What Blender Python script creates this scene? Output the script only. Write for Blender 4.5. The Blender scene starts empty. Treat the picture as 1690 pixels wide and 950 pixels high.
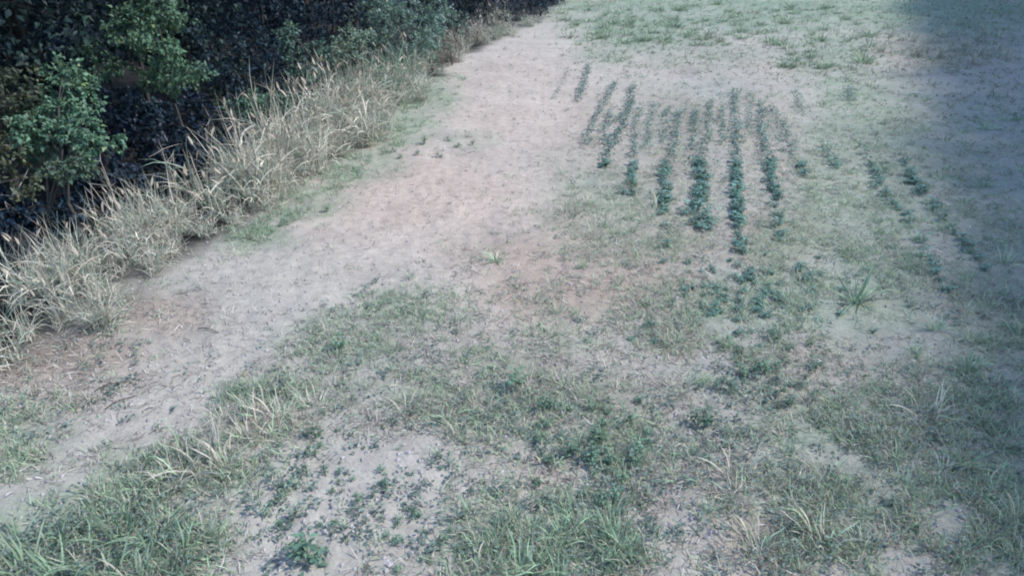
import bpy, math
import numpy as np
from mathutils import Vector

# ------------------------------------------------------------------ camera, sky, sun, exposure
S = bpy.context.scene
COL = S.collection
CAM_H, FPX, PW, PH = 3.2, 1200.0, 1690.0, 950.0
PITCH = math.radians(27.1)
cd = bpy.data.cameras.new('camera'); cam = bpy.data.objects.new('camera', cd); COL.objects.link(cam)
cam.location = (0, 0, CAM_H); cam.rotation_euler = (math.pi / 2 - PITCH, 0, 0)
cd.sensor_width = 36; cd.lens = 36 * FPX / PW; cd.clip_start = 0.05; cd.clip_end = 2000
S.camera = cam

SUN_AZ, SUN_EL = math.radians(93), math.radians(48)
W = bpy.data.worlds.new('World'); S.world = W; W.use_nodes = True
nt = W.node_tree; nt.nodes.clear()
sky = nt.nodes.new('ShaderNodeTexSky'); sky.sky_type = 'NISHITA'; sky.sun_disc = False
sky.sun_elevation = SUN_EL; sky.sun_rotation = SUN_AZ; sky.air_density = 1.0; sky.dust_density = 0.4; sky.ozone_density = 3.5
bg = nt.nodes.new('ShaderNodeBackground'); bg.inputs[1].default_value = 0.15
wo = nt.nodes.new('ShaderNodeOutputWorld')
nt.links.new(sky.outputs[0], bg.inputs[0]); nt.links.new(bg.outputs[0], wo.inputs[0])
sd = bpy.data.lights.new('sun', 'SUN'); sd.energy = 2.05; sd.angle = math.radians(5); sd.color = (1, 0.97, 0.925)
sun = bpy.data.objects.new('sun', sd); COL.objects.link(sun)
SV = Vector((math.sin(SUN_AZ) * math.cos(SUN_EL), math.cos(SUN_AZ) * math.cos(SUN_EL), math.sin(SUN_EL)))
sun.rotation_euler = SV.to_track_quat('Z', 'Y').to_euler(); sun.location = (20, 10, 30)
vs = S.view_settings
vs.view_transform = 'Standard'; vs.look = 'None'; vs.gamma = 1; vs.exposure = 1.25; vs.use_curve_mapping = False
S.render.engine = 'CYCLES'
S.cycles.use_denoising = True
S.cycles.filter_width = 2.0
S.cycles.max_bounces = 6; S.cycles.diffuse_bounces = 3; S.cycles.transmission_bounces = 4

# ------------------------------------------------------------------ numbers
rng = np.random.default_rng(7)
def U(a, b, n=None): return rng.uniform(a, b, n)
cp, sp = math.cos(PITCH), math.sin(PITCH)

def vnoise(x, y, s, seed=0):
    x = np.asarray(x, float); y = np.asarray(y, float); a_ = .6 + seed * 1.37
    x, y = (x * math.cos(a_) - y * math.sin(a_)) / s + seed * 3.7, (x * math.sin(a_) + y * math.cos(a_)) / s
    xi = np.floor(x).astype(np.int64); yi = np.floor(y).astype(np.int64)
    fx = x - xi; fy = y - yi
    fx = fx * fx * (3 - 2 * fx); fy = fy * fy * (3 - 2 * fy)
    def h(a, b):
        n = (a * 374761393 + b * 668265263 + seed * 974711) & 0x7fffffff
        n = ((n ^ (n >> 13)) * 1274126177) & 0x7fffffff
        n = n ^ (n >> 16)
        return (n & 0xffff) / 65535.0
    a = h(xi, yi); b = h(xi + 1, yi); c = h(xi, yi + 1); d = h(xi + 1, yi + 1)
    return (a * (1 - fx) + b * fx) * (1 - fy) + (c * (1 - fx) + d * fx) * fy

def flat(px, py):
    """photo pixel -> point on the level field"""
    px = np.asarray(px, float); py = np.asarray(py, float)
    u = (px - PW / 2) / FPX; v = (PH / 2 - py) / FPX
    dy = cp + v * sp; dz = -sp + v * cp
    t = CAM_H / -dz
    return u * t, dy * t

def topix(x, y, z=0.0):
    x = np.asarray(x, float); y = np.asarray(y, float)
    zc = y * cp - (z - CAM_H) * sp
    zc = np.where(zc < 0.3, 0.3, zc)
    up = y * sp + (z - CAM_H) * cp
    return PW / 2 + FPX * x / zc, PH / 2 - FPX * up / zc

def atz(px, py, zc):
    """point on the sight line of a photo pixel at depth zc"""
    u = (px - PW / 2) / FPX * zc; v = (PH / 2 - py) / FPX * zc
    return np.array([u, zc * cp + v * sp, CAM_H - zc * sp + v * cp])

# wood edge (photo pixels of the foot of the tall grass) as world polyline: X of the edge as a function of Y
EDGE_PX = [(-420, 960), (-160, 765), (0, 650), (70, 605), (140, 550), (240, 478), (340, 416), (440, 355), (530, 290), (600, 238), (650, 190), (700, 150), (770, 95), (860, 45), (905, 22), (960, -14)]
_ex, _ey = flat([p[0] for p in EDGE_PX], [p[1] for p in EDGE_PX])
_o = np.argsort(_ey); EY = np.concatenate([[-30], _ey[_o], [60, 400]]); EX = np.concatenate([[_ex[_o][0] - 14], _ex[_o], [_ex[_o][-1] + 9, _ex[_o][-1] + 60]])
def edge_x(y): return np.interp(y, EY, EX)

def ground_z(x, y):
    x = np.asarray(x, float); y = np.asarray(y, float)
    r = np.hypot(x, y)
    z = 0.05 * (vnoise(x, y, 2.3, 1) - .5) + 0.035 * (vnoise(x, y, .7, 2) - .5) + 0.016 * (vnoise(x, y, .31, 3) - .5) + 0.012 * (vnoise(x, y, .17, 6) - .5) + 0.016 * (vnoise(x, y, .08, 4) - .5)
    far = np.clip((60 - r) / 20, 0, 1)
    dw = edge_x(y) - x                     # >0 inside the wood
    k = np.clip((dw - .5) / 2.0, 0, 1); k = k * k * (3 - 2 * k)
    return z * far - .45 * k * far

# ------------------------------------------------------------------ mesh helpers
class MB:
    def __init__(self): self.V = []; self.F4 = []; self.F3 = []; self.C = []; self.n = 0; self.M4 = []; self.M3 = []
    def add(self, V, F, C, m=0):
        V = np.asarray(V, np.float32).reshape(-1, 3); F = np.asarray(F, np.int64)
        C = np.asarray(C, np.float32)
        if C.ndim == 1: C = np.repeat(C[None, :], len(V), 0)
        self.V.append(V); self.C.append(C)
        if F.shape[1] == 4: self.F4.append(F + self.n); self.M4.append(np.full(len(F), m))
        else: self.F3.append(F + self.n); self.M3.append(np.full(len(F), m))
        self.n += len(V)
    def mesh(self, name, mats, smooth=True):
        me = bpy.data.meshes.new(name)
        V = np.concatenate(self.V); C = np.concatenate(self.C)
        f4 = np.concatenate(self.F4) if self.F4 else np.zeros((0, 4), np.int64)
        f3 = np.concatenate(self.F3) if self.F3 else np.zeros((0, 3), np.int64)
        mi = np.concatenate(self.M4 + self.M3)
        loops = np.concatenate([f4.ravel(), f3.ravel()]).astype(np.int32)
        tot = np.concatenate([np.full(len(f4), 4), np.full(len(f3), 3)]).astype(np.int32)
        st = np.concatenate([[0], np.cumsum(tot)[:-1]]).astype(np.int32)
        me.vertices.add(len(V)); me.vertices.foreach_set('co', V.ravel())
        me.loops.add(len(loops)); me.loops.foreach_set('vertex_index', loops)
        me.polygons.add(len(tot)); me.polygons.foreach_set('loop_start', st)
        me.polygons.foreach_set('material_index', mi.astype(np.int32))
        me.polygons.foreach_set('use_smooth', np.full(len(tot), smooth))
        me.update(calc_edges=True)
        a = me.attributes.new('col', 'FLOAT_COLOR', 'POINT')
        a.data.foreach_set('color', np.concatenate([C, np.ones((len(C), 1), np.float32)], 1).ravel())
        for m in (mats if isinstance(mats, (list, tuple)) else [mats]): me.materials.append(m)
        me.validate()
        return me

def link(name, me, parent=None, loc=None, rz=0, sc=1):
    o = bpy.data.objects.new(name, me); COL.objects.link(o)
    if parent: o.parent = parent
    if loc is not None: o.location = [float(v) for v in loc]
    o.rotation_euler = (0, 0, float(rz)); o.scale = (sc, sc, sc) if np.isscalar(sc) else sc
    return o
def tag(o, label, cat, group=None, kind=None):
    o['label'] = label; o['category'] = cat
    if group: o['group'] = group
    if kind: o['kind'] = kind
    return o
def put(me, name, x, y, rz, sc, label, cat, group=None, sink=0.0):
    o = link(name, me, None, (x, y, float(ground_z(x, y)) - sink), rz, sc)
    return tag(o, label, cat, group)

def blades(mb, base, h, az, lean, curl, wid, segs, col, m=0, coltip=None):
    """curved tapering grass blades"""
    n = len(base); h = np.broadcast_to(h, n); az = np.broadcast_to(az, n)
    t = np.linspace(0, 1, segs + 1)
    tm = (t[1:] + t[:-1]) / 2
    th = np.asarray(lean)[:, None] + np.asarray(curl)[:, None] * tm[None, :] ** 1.3
    dl = h[:, None] / segs
    rr = np.concatenate([np.zeros((n, 1)), np.cumsum(np.sin(th) * dl, 1)], 1)
    zz = np.concatenate([np.zeros((n, 1)), np.cumsum(np.cos(th) * dl, 1)], 1)
    ca, sa = np.cos(az)[:, None], np.sin(az)[:, None]
    wob = np.sin(t[None, :] * U(2, 7, n)[:, None] + U(0, 6, n)[:, None]) * (t * .06)[None, :] * h[:, None]
    P = np.stack([base[:, 0:1] + rr * ca - wob * sa, base[:, 1:2] + rr * sa + wob * ca, base[:, 2:3] + zz], -1)
    tw = U(-1.2, 1.2, n)[:, None] + t[None, :] * U(-1, 1, n)[:, None]
    wd = np.stack([-sa * np.cos(tw), ca * np.cos(tw), np.sin(tw)], -1)
    prof = (1 - t ** 2.2) * (.55 + .45 * np.minimum(1, t * 4)) + .06
    w = (np.asarray(wid)[:, None] * prof[None, :] / 2)[..., None]
    V = np.stack([P - wd * w, P + wd * w], 2).reshape(-1, 3)
    k = (segs + 1) * 2
    f = np.array([[2 * i, 2 * i + 1, 2 * i + 3, 2 * i + 2] for i in range(segs)])
    F = (np.arange(n)[:, None, None] * k + f[None]).reshape(-1, 4)
    c = np.asarray(col, float)
    if c.ndim == 1: c = np.repeat(c[None], n, 0)
    if coltip is None: C = np.repeat(c[:, None, :], k, 1)
    else:
        ct = np.asarray(coltip, float)
        if ct.ndim == 1: ct = np.repeat(ct[None], n, 0)
        g = np.repeat(t, 2)[None, :, None]
        C = c[:, None, :] * (1 - g) + ct[:, None, :] * g
    mb.add(V, F, C.reshape(-1, 3), m)
    return P

def nrm(v): return v / np.maximum(np.linalg.norm(v, axis=-1, keepdims=True), 1e-6)
def leaves(mb, base, d, up, ln, wid, col, m=0, fold=.25):
    """folded pointed leaves: 6 vertices, 4 triangles"""
    n = len(base); d = nrm(np.asarray(d, float)); s = nrm(np.cross(d, up)); nn = np.cross(s, d)
    ln = np.broadcast_to(ln, n)[:, None]; wid = np.broadcast_to(wid, n)[:, None]
    a = base; mid = base + d * ln * .5 - nn * 0; tip = base + d * ln - nn * ln * .18
    l = base + d * ln * .42 + s * wid / 2 + nn * wid * fold; r = base + d * ln * .42 - s * wid / 2 + nn * wid * fold
    V = np.stack([a, l, tip, r, mid], 1).reshape(-1, 3)
    f = np.array([[0, 4, 1], [4, 2, 1], [0, 3, 4], [3, 2, 4]])
    F = (np.arange(n)[:, None, None] * 5 + f[None]).reshape(-1, 3)
    c = np.asarray(col, float)
    if c.ndim == 1: c = np.repeat(c[None], n, 0)
    mb.add(V, F, np.repeat(c, 5, 0), m)

def tube(mb, pts, rad, sides, col, m=0):
    pts = np.asarray(pts, float); k = len(pts); rad = np.broadcast_to(rad, k)
    tg = np.gradient(pts, axis=0); tg = nrm(tg)
    ref = np.array([0, 0, 1.]) if abs(tg[0][2]) < .8 else np.array([1., 0, 0])
    a = nrm(np.cross(tg, ref)); b = np.cross(tg, a)
    an = np.arange(sides) * 2 * math.pi / sides
    V = pts[:, None] + rad[:, None, None] * (np.cos(an)[None, :, None] * a[:, None] + np.sin(an)[None, :, None] * b[:, None])
    F = [[i * sides + j, i * sides + (j + 1) % sides, (i + 1) * sides + (j + 1) % sides, (i + 1) * sides + j] for i in range(k - 1) for j in range(sides)]
    mb.add(V.reshape(-1, 3), F, np.asarray(col, float), m)

# ------------------------------------------------------------------ materials
def new_mat(name):
    m = bpy.data.materials.new(name); m.use_nodes = True; t = m.node_tree; t.nodes.clear()
    return m, t, t.nodes, t.links
def plant_mat(name, trans=.3, rough=.55, objvar=.25, spec=.3):
    m, t, N, L = new_mat(name)
    at = N.new('ShaderNodeAttribute'); at.attribute_name = 'col'
    oi = N.new('ShaderNodeObjectInfo')
    hs = N.new('ShaderNodeHueSaturation')
    mr = N.new('ShaderNodeMapRange'); mr.inputs[3].default_value = 1 - objvar; mr.inputs[4].default_value = 1 + objvar
    L.new(oi.outputs['Random'], mr.inputs[0]); L.new(mr.outputs[0], hs.inputs['Value']); L.new(at.outputs['Color'], hs.inputs['Color'])
    mr2 = N.new('ShaderNodeMapRange'); mr2.inputs[3].default_value = .485; mr2.inputs[4].default_value = .515
    ml = N.new('ShaderNodeMath'); ml.operation = 'FRACT'; mu = N.new('ShaderNodeMath'); mu.operation = 'MULTIPLY'; mu.inputs[1].default_value = 7.31
    L.new(oi.outputs['Random'], mu.inputs[0]); L.new(mu.outputs[0], ml.inputs[0]); L.new(ml.outputs[0], mr2.inputs[0]); L.new(mr2.outputs[0], hs.inputs['Hue'])
    p = N.new('ShaderNodeBsdfPrincipled'); p.inputs['Roughness'].default_value = rough; p.inputs['Specular IOR Level'].default_value = spec
    tr = N.new('ShaderNodeBsdfTranslucent'); mx = N.new('ShaderNodeMixShader'); mx.inputs[0].default_value = trans
    o = N.new('ShaderNodeOutputMaterial')
    L.new(hs.outputs[0], p.inputs['Base Color']); L.new(hs.outputs[0], tr.inputs['Color'])
    L.new(p.outputs[0], mx.inputs[1]); L.new(tr.outputs[0], mx.inputs[2]); L.new(mx.outputs[0], o.inputs[0])
    return m
def ground_mat():
    m, t, N, L = new_mat('soil')
    at = N.new('ShaderNodeAttribute'); at.attribute_name = 'col'
    g = N.new('ShaderNodeNewGeometry')
    def noise(s, d=6, r=.6):
        n = N.new('ShaderNodeTexNoise'); n.inputs['Scale'].default_value = s; n.inputs['Detail'].default_value = d; n.inputs['Roughness'].default_value = r
        L.new(g.outputs['Position'], n.inputs['Vector']); return n
    n1 = noise(1.1); n2 = noise(9, 8, .7); n3 = noise(45, 6, .7)
    def rng_(src, a, b, lo=.3, hi=.7):
        r = N.new('ShaderNodeMapRange'); r.inputs[1].default_value = lo; r.inputs[2].default_value = hi; r.inputs[3].default_value = a; r.inputs[4].default_value = b
        L.new(src.outputs['Fac'], r.inputs[0]); return r
    a = rng_(n1, .88, 1.1); b = rng_(n2, .80, 1.14); c = rng_(n3, .82, 1.14)
    m1 = N.new('ShaderNodeMath'); m1.operation = 'MULTIPLY'; m2 = N.new('ShaderNodeMath'); m2.operation = 'MULTIPLY'
    L.new(a.outputs[0], m1.inputs[0]); L.new(b.outputs[0], m1.inputs[1]); L.new(m1.outputs[0], m2.inputs[0]); L.new(c.outputs[0], m2.inputs[1])
    hs = N.new('ShaderNodeHueSaturation'); L.new(at.outputs['Color'], hs.inputs['Color']); L.new(m2.outputs[0], hs.inputs['Value'])
    p = N.new('ShaderNodeBsdfPrincipled'); p.inputs['Roughness'].default_value = .95; p.inputs['Specular IOR Level'].default_value = .15
    bp = N.new('ShaderNodeBump'); bp.inputs['Strength'].default_value = .6; bp.inputs['Distance'].default_value = .02
    ad = N.new('ShaderNodeMath'); ad.operation = 'ADD'; L.new(n2.outputs['Fac'], ad.inputs[0]); L.new(n3.outputs['Fac'], ad.inputs[1])
    L.new(ad.outputs[0], bp.inputs['Height']); L.new(bp.outputs[0], p.inputs['Normal'])
    o = N.new('ShaderNodeOutputMaterial'); L.new(hs.outputs[0], p.inputs['Base Color']); L.new(p.outputs[0], o.inputs[0])
    return m
def bark_mat(name, rough=.9):
    m, t, N, L = new_mat(name)
    at = N.new('ShaderNodeAttribute'); at.attribute_name = 'col'
    tc = N.new('ShaderNodeTexCoord'); n = N.new('ShaderNodeTexNoise'); n.inputs['Scale'].default_value = 30; n.inputs['Detail'].default_value = 5
    L.new(tc.outputs['Object'], n.inputs['Vector'])
    r = N.new('ShaderNodeMapRange'); r.inputs[3].default_value = .6; r.inputs[4].default_value = 1.4; L.new(n.outputs['Fac'], r.inputs[0])
    hs = N.new('ShaderNodeHueSaturation'); L.new(at.outputs['Color'], hs.inputs['Color']); L.new(r.outputs[0], hs.inputs['Value'])
    p = N.new('ShaderNodeBsdfPrincipled'); p.inputs['Roughness'].default_value = rough
    b = N.new('ShaderNodeBump'); b.inputs['Strength'].default_value = .5; b.inputs['Distance'].default_value = .01
    L.new(n.outputs['Fac'], b.inputs['Height']); L.new(b.outputs[0], p.inputs['Normal'])
    o = N.new('ShaderNodeOutputMaterial'); L.new(hs.outputs[0], p.inputs['Base Color']); L.new(p.outputs[0], o.inputs[0])
    return m
M_SOIL = ground_mat(); M_GRASS = plant_mat('grass_blade', .3); M_STRAW = plant_mat('dry_straw', .2, .7, .18)
M_CROP = plant_mat('crop_leaf', .25, .45, .3, .4); M_LEAF = plant_mat('tree_leaf', .3, .5, .2, .3); M_WEED = plant_mat('weed_leaf', .25, .5, .3)
M_BARK = bark_mat('bark'); M_CLOD = bark_mat('clod')

# ------------------------------------------------------------------ what grows where (photo-measured patches on the field)
def blobs(px, py, L):
    d = np.zeros_like(px, dtype=float)
    for cx, cy, rx, ry, a in L:
        q = ((px - cx) / rx) ** 2 + ((py - cy) / ry) ** 2
        d = np.maximum(d, a * np.exp(-(q ** 1.4) * .9))
    return d
GREEN = [(560, 570, 110, 60, .45), (650, 505, 60, 28, .7), (730, 520, 90, 50, .4), (450, 648, 85, 26, .9), (290, 785, 130, 50, .9), (170, 890, 180, 75, 1.3), (50, 730, 100, 80, .5),
         (425, 720, 70, 36, .3), (920, 890, 140, 70, 1.0), (1045, 750, 60, 70, .55), (960, 725, 50, 30, .5), (820, 640, 330, 85, .42), (1000, 580, 220, 90, .42), (1220, 500, 170, 75, .6), (640, 640, 120, 50, .38),
         (1430, 300, 120, 190, .95), (1410, 480, 150, 90, .85), (1500, 600, 80, 60, .35), (1390, 700, 170, 70, .55), (1380, 830, 190, 100, .6), (1570, 750, 70, 160, .55), (1640, 650, 100, 400, .75),
         (1000, 320, 110, 50, .55), (950, 350, 90, 60, .3), (1060, 45, 120, 38, 1.0), (1000, 90, 60, 22, .6), (1250, 28, 260, 36, .85), (1370, 85, 90, 50, .7), (1580, 25, 150, 40, 1.0), (1570, 85, 130, 40, .5),
         (770, 232, 60, 20, .45), (1600, 280, 150, 190, .45), (420, 395, 70, 26, .8), (500, 335, 80, 34, .8), (590, 275, 80, 32, .8), (660, 212, 70, 34, .8), (710, 160, 50, 40, .8), (1050, 380, 150, 60, .5), (1260, 600, 60, 50, .5), (840, -40, 900, 30, .8), (1230, 0, 420, 42, 1.0), (1500, 15, 250, 45, 1.0), (1400, 160, 60, 60, .8), (1150, 90, 140, 30, .4), (1150, 260, 270, 150, .3), (1330, 400, 120, 80, .6)]
DRY = [(940, 450, 210, 100, .8), (330, 765, 75, 30, 1.0), (440, 695, 80, 42, 1.0), (110, 605, 160, 60, .9), (260, 520, 120, 50, .5), (1110, 565, 60, 35, .8), (1270, 400, 110, 60, .7), (1110, 390, 120, 50, .6),
       (1290, 620, 150, 80, .45), (1180, 820, 130, 110, .5), (1250, 890, 80, 50, .9), (860, 650, 330, 100, .5), (1180, 100, 250, 40, .3), (1550, 85, 130, 40, .6), (1010, 340, 120, 50, .4), (720, 560, 200, 50, .4),
       (1450, 650, 150, 100, .3), (840, 760, 120, 60, .35), (1620, 500, 90, 100, .35), (1150, 240, 240, 110, .5), (700, 330, 250, 90, .2)]
WEED = [(560, 840, 180, 105, .2), (480, 790, 55, 32, .6), (700, 790, 160, 85, .22), (1260, 615, 110, 60, .7), (250, 625, 130, 60, .35), (1560, 600, 110, 220, .4), (1600, 330, 150, 190, .4), (945, 150, 60, 60, .3),
        (640, 720, 100, 40, .4), (1250, 720, 140, 60, .4), (840, 700, 200, 80, .3), (1150, 860, 120, 80, .3), (1270, 370, 90, 60, .5), (760, 240, 90, 25, .3), (640, 480, 60, 30, .3), (1150, 240, 220, 90, .35), (1440, 330, 110, 150, .5)]
TRACK = [(900, 60), (845, 180), (800, 250), (690, 345), (560, 410), (440, 500), (330, 590), (270, 670), (170, 750), (30, 840), (-200, 960)]
TRW = [70, 170, 190, 190, 165, 150, 115, 95, 95, 100, 120]
def track_d(px, py):
    ty = np.array([t[1] for t in TRACK], float); tx = np.array([t[0] for t in TRACK], float); tw = np.array(TRW, float)
    cx = np.interp(py, ty, tx); w = np.interp(py, ty, tw)
    return np.abs(px - cx) / w          # <1 on the bare track

# ------------------------------------------------------------------ ground: one sheet, cut along the track and the wood edge
ang = np.unique(np.concatenate([np.linspace(-math.pi, math.pi, 73)[:-1], np.radians(np.linspace(-48, 48, 560))]))
rad = np.concatenate([np.geomspace(1.2, 42, 400), np.geomspace(45, 700, 24)])
A, R = np.meshgrid(ang, rad)
GX, GY = R * np.sin(A), R * np.cos(A); GZ = ground_z(GX, GY)
na, nr_ = len(ang), len(rad)
gpx, gpy = topix(GX, GY)
inv = (GY > .5) & (GY < 34) & (gpx > -700) & (gpx < 2400)
gd = np.where(inv, blobs(gpx, gpy, GREEN), .5); dd = np.where(inv, blobs(gpx, gpy, DRY), .3); td = np.where(inv, track_d(gpx, gpy), 9)
pt = vnoise(GX, GY, .6, 11); pt2 = vnoise(GX, GY, .25, 12); pt3 = vnoise(GX, GY, 1.7, 13)
soil = np.array([.405, .37, .315]); soil2 = np.array([.335, .325, .285]); litter = np.array([.32, .25, .20]); moss = np.array([.19, .255, .17]); shaded_humus = np.array([.024, .023, .023])
kk = np.clip(pt3 * 1.3 - .15, 0, 1)[..., None]
GC = soil * (1 - kk) + soil2 * kk
tan_ = np.where(inv, blobs(gpx, gpy, [(700, 330, 260, 110, 1), (860, 180, 160, 110, .8), (940, 460, 230, 110, .9)]), 0); tan_ = np.clip(tan_ * (.6 + .7 * pt3), 0, 1)[..., None]
GC = GC * (1 - tan_) + np.array([.455, .375, .315]) * tan_
l = np.clip(dd * 1.1 * (.5 + pt) - .12, 0, .75)[..., None]; GC = GC * (1 - l) + litter * l
l = np.clip(gd * 1.1 * (.3 + pt2 * .6 + pt * .5) - .1, 0, .5 + .4 * np.clip((R - 12) / 8, 0, 1))[..., None]; GC = GC * (1 - l) + moss * l
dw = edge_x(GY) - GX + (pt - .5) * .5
l = np.clip((dw + .1) / .6, 0, 1)[..., None]; GC = GC * (1 - l) + shaded_humus * l  # leaf mould, darkened so the floor colour holds the wood's shade
idx = np.arange(na * nr_).reshape(nr_, na)
i0 = idx[:-1, :]; i1 = idx[1:, :]
Q = np.stack([i0, np.roll(i0, -1, 1), np.roll(i1, -1, 1), i1], -1).reshape(-1, 4)[:, ::-1]
qx = GX.ravel()[Q].mean(1); qy = GY.ravel()[Q].mean(1)
wood_f = (edge_x(qy) - qx) > .35
ppx, ppy = topix(qx, qy)
tr_f = (~wood_f) & (qy > 1) & (qy < 30) & (track_d(ppx, ppy) + .25 * (vnoise(qx, qy, .4, 21) - .5) < 1)
GV = np.stack([GX, GY, GZ], -1).reshape(-1, 3); GCf = GC.reshape(-1, 3)
def ground_part(name, mask, extra=False):
    q = Q[mask]; u, inv_ = np.unique(q, return_inverse=True)
    mb = MB(); mb.add(GV[u], inv_.reshape(-1, 4), GCf[u])
    if extra:
        ring = GV[:na]; c = np.concatenate([ring, [[0, 0, 0]]]); f = np.array([[j, (j + 1) % na, na] for j in range(na)])[:, ::-1]
        mb.add(c, f, np.concatenate([GCf[:na], GCf[:1]]))
    o = link(name, mb.mesh(name, M_SOIL)); o['kind'] = 'structure'; return o
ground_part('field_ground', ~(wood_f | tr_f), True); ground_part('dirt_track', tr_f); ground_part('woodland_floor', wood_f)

# ------------------------------------------------------------------ trees and shrubs of the wood
def tree(name, label, cat, base, crowns, leaf, col, nleaf, group=None, tr=.034, flat_=.85):
    """crowns: list of (x,y,z,r) world; base (x,y); trunk, one branch per crown lobe, leaves through the volume"""
    bz = float(ground_z(base[0], base[1])); B = np.array([base[0], base[1], bz])
    e = bpy.data.objects.new(name, None); COL.objects.link(e); e.location = B; tag(e, label, cat, group)
    cs = np.array(crowns, float)
    top = cs[:, 2].max()
    tt = np.linspace(0, 1, 7); lean = (cs[:, :2].mean(0) - B[:2]) * .45
    hgt = max(.3, (top - bz) * .75)
    tp = np.stack([lean[0] * tt ** 1.5 + .04 * np.sin(tt * 7), lean[1] * tt ** 1.5 + .04 * np.cos(tt * 6), tt * hgt - .1 * (tt == 0)], -1)
    mb = MB(); bc = np.array([.05, .046, .042]); tube(mb, tp, tr * (1 - .75 * tt), 7, bc); link('trunk', mb.mesh('trunk', M_BARK), e)
    for c in cs:
        lc = c[:3] - B; k = int(np.clip(np.searchsorted(tp[:, 2], lc[2] * .6), 1, 5)); s0 = tp[k]
        u = np.linspace(0, 1, 6)[:, None]
        path = s0 * (1 - u) + (lc + np.array([0, 0, .2 * c[3]])) * u + np.array([0, 0, .12]) * np.sin(u * 3.14)
        mb = MB(); tube(mb, path, tr * .5 * (1 - .8 * u[:, 0]), 5, bc)
        for q in range(5):
            v = rng.normal(size=3); v /= np.linalg.norm(v); v[2] = abs(v[2]) * .6
            p0 = path[rng.integers(2, 6)]; p1 = lc + v * c[3] * .8
            tube(mb, np.stack([p0, (p0 + p1) / 2 + [0, 0, .03], p1]), [tr * .16, tr * .1, tr * .04], 4, bc)
        link('branch', mb.mesh('branch', M_BARK), e)
    if cat in ('shrub', 'bush'):
        sub = []
        for c in cs:
            for q in range(4):
                v = nrm(rng.normal(size=3)) * c[3] * U(.35, .85); sub.append((c[0] + v[0], c[1] + v[1], c[2] + v[2] * .9, c[3] * U(.38, .68)))
        cs = np.array(sub)
    dn, lf = (1.7, .74) if cat == 'shrub' else (1.25, .9)
    mb = MB(); wts = cs[:, 3] ** 2; wts = wts / wts.sum()
    for c, w in zip(cs, wts):
        n = max(40, int(nleaf * w * dn)); nt_ = max(8, n // 14)
        d = nrm(rng.normal(size=(nt_, 3))); rr = c[3] * U(.35, 1.0, nt_)[:, None] ** .6 * (0.75 + .5 * vnoise(d[:, 0] * 3 + c[0] * 9, d[:, 1] * 3 + d[:, 2] * 2, .8, 5))[:, None]
        tc_ = (c[:3] - B) + d * rr * np.array([1, 1, flat_])
        ti = rng.integers(0, nt_, n)
        p = tc_[ti] + rng.normal(size=(n, 3)) * c[3] * .11
        ld = nrm(d[ti] * .7 + rng.normal(size=(n, 3)) * .6 + np.array([0, 0, -.15])); up = nrm(rng.normal(size=(n, 3)) * .5 + np.array([0, 0, 1.]) + d[ti] * .35)
        L = leaf * lf * U(.6, 1.25, n)
        cc = np.array(col) * (U(.65, 1.4, n)[:, None]) * (1 + rng.normal(size=(n, 3)) * .06)
        yel = rng.random(n) < .05; cc[yel] = cc[yel] * np.array([1.7, 1.35, .9])
        leaves(mb, p, ld, up, L, L * U(.5, .75, n), np.clip(cc, 0.005, 1))
    link('crown', mb.mesh('crown', M_LEAF), e)
    return e
def A3(px, py, zc, rpx): p = atz(px, py, zc); return (p[0], p[1], p[2], rpx / FPX * zc)
GRN = (.115, .205, .135); SHADE_DKG = (.026, .05, .048); SHADE_BLG = (.022, .042, .062); LTG = (.21, .29, .215)  # dark and blue greens hold the wood's shade in the leaf colour
G_EDGE = 'shrubs along the wood edge'
tree('shrub', 'round leafy green shrub overhanging the dark hollow behind the straw grass', 'shrub', (-4.9, 7.6), [A3(105, 150, 8.3, 62), A3(150, 215, 8.0, 52), A3(70, 230, 8.2, 52), A3(125, 275, 8.0, 36), A3(60, 190, 8.4, 45)], .085, GRN, 2600, G_EDGE)
tree('shrub', 'tall green sapling with two lobes reaching over the dark hollow', 'shrub', (-4.6, 10.2), [A3(225, 40, 9.6, 70), A3(275, 105, 9.4, 58), A3(320, 120, 9.2, 36), A3(205, 110, 9.7, 50), A3(250, 0, 9.8, 60)], .085, GRN, 2900, G_EDGE)
tree('shrub', 'scrubby olive bush with yellowing leaves at the shaded end of the wood', 'shrub', (-6.2, 6.9), [A3(10, 160, 8.2, 55), A3(25, 260, 7.9, 40), A3(40, 300, 7.8, 34), A3(-40, 220, 8.0, 70)], .08, (.10, .12, .08), 1700, G_EDGE)
tree('shrub', 'slim upright dark green shrub between the hollow and the pale bushes', 'shrub', (-3.1, 12.9), [A3(480, 70, 12.2, 32), A3(490, 115, 12.0, 36), A3(515, 80, 12.4, 30), A3(480, 150, 11.8, 28)], .085, (.10, .17, .135), 1500, G_EDGE)
tree('shrub', 'small low green bush in front of the dark hollow', 'shrub', (-3.7, 11.2), [A3(430, 165, 10.9, 34), A3(395, 185, 10.7, 28), A3(455, 170, 11.0, 24)], .08, GRN, 900, G_EDGE)
tree('shrub', 'pale green feathery bush rising above the straw grass', 'shrub', (-2.7, 14.2), [A3(550, 85, 13.0, 40), A3(595, 95, 13.2, 46), A3(540, 135, 12.6, 32), A3(625, 130, 13.6, 40)], .075, LTG, 1900, G_EDGE)
tree('shrub', 'large dense grey green bush beside the narrow end of the track', 'shrub', (-2.4, 17.2), [A3(640, 40, 16.0, 60), A3(600, 60, 15.6, 44), A3(690, 70, 16.2, 52), A3(665, 115, 15.8, 38), A3(630, 0, 16.4, 56), A3(700, 20, 16.6, 46)], .10, (.135, .205, .165), 3600, G_EDGE)
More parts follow.
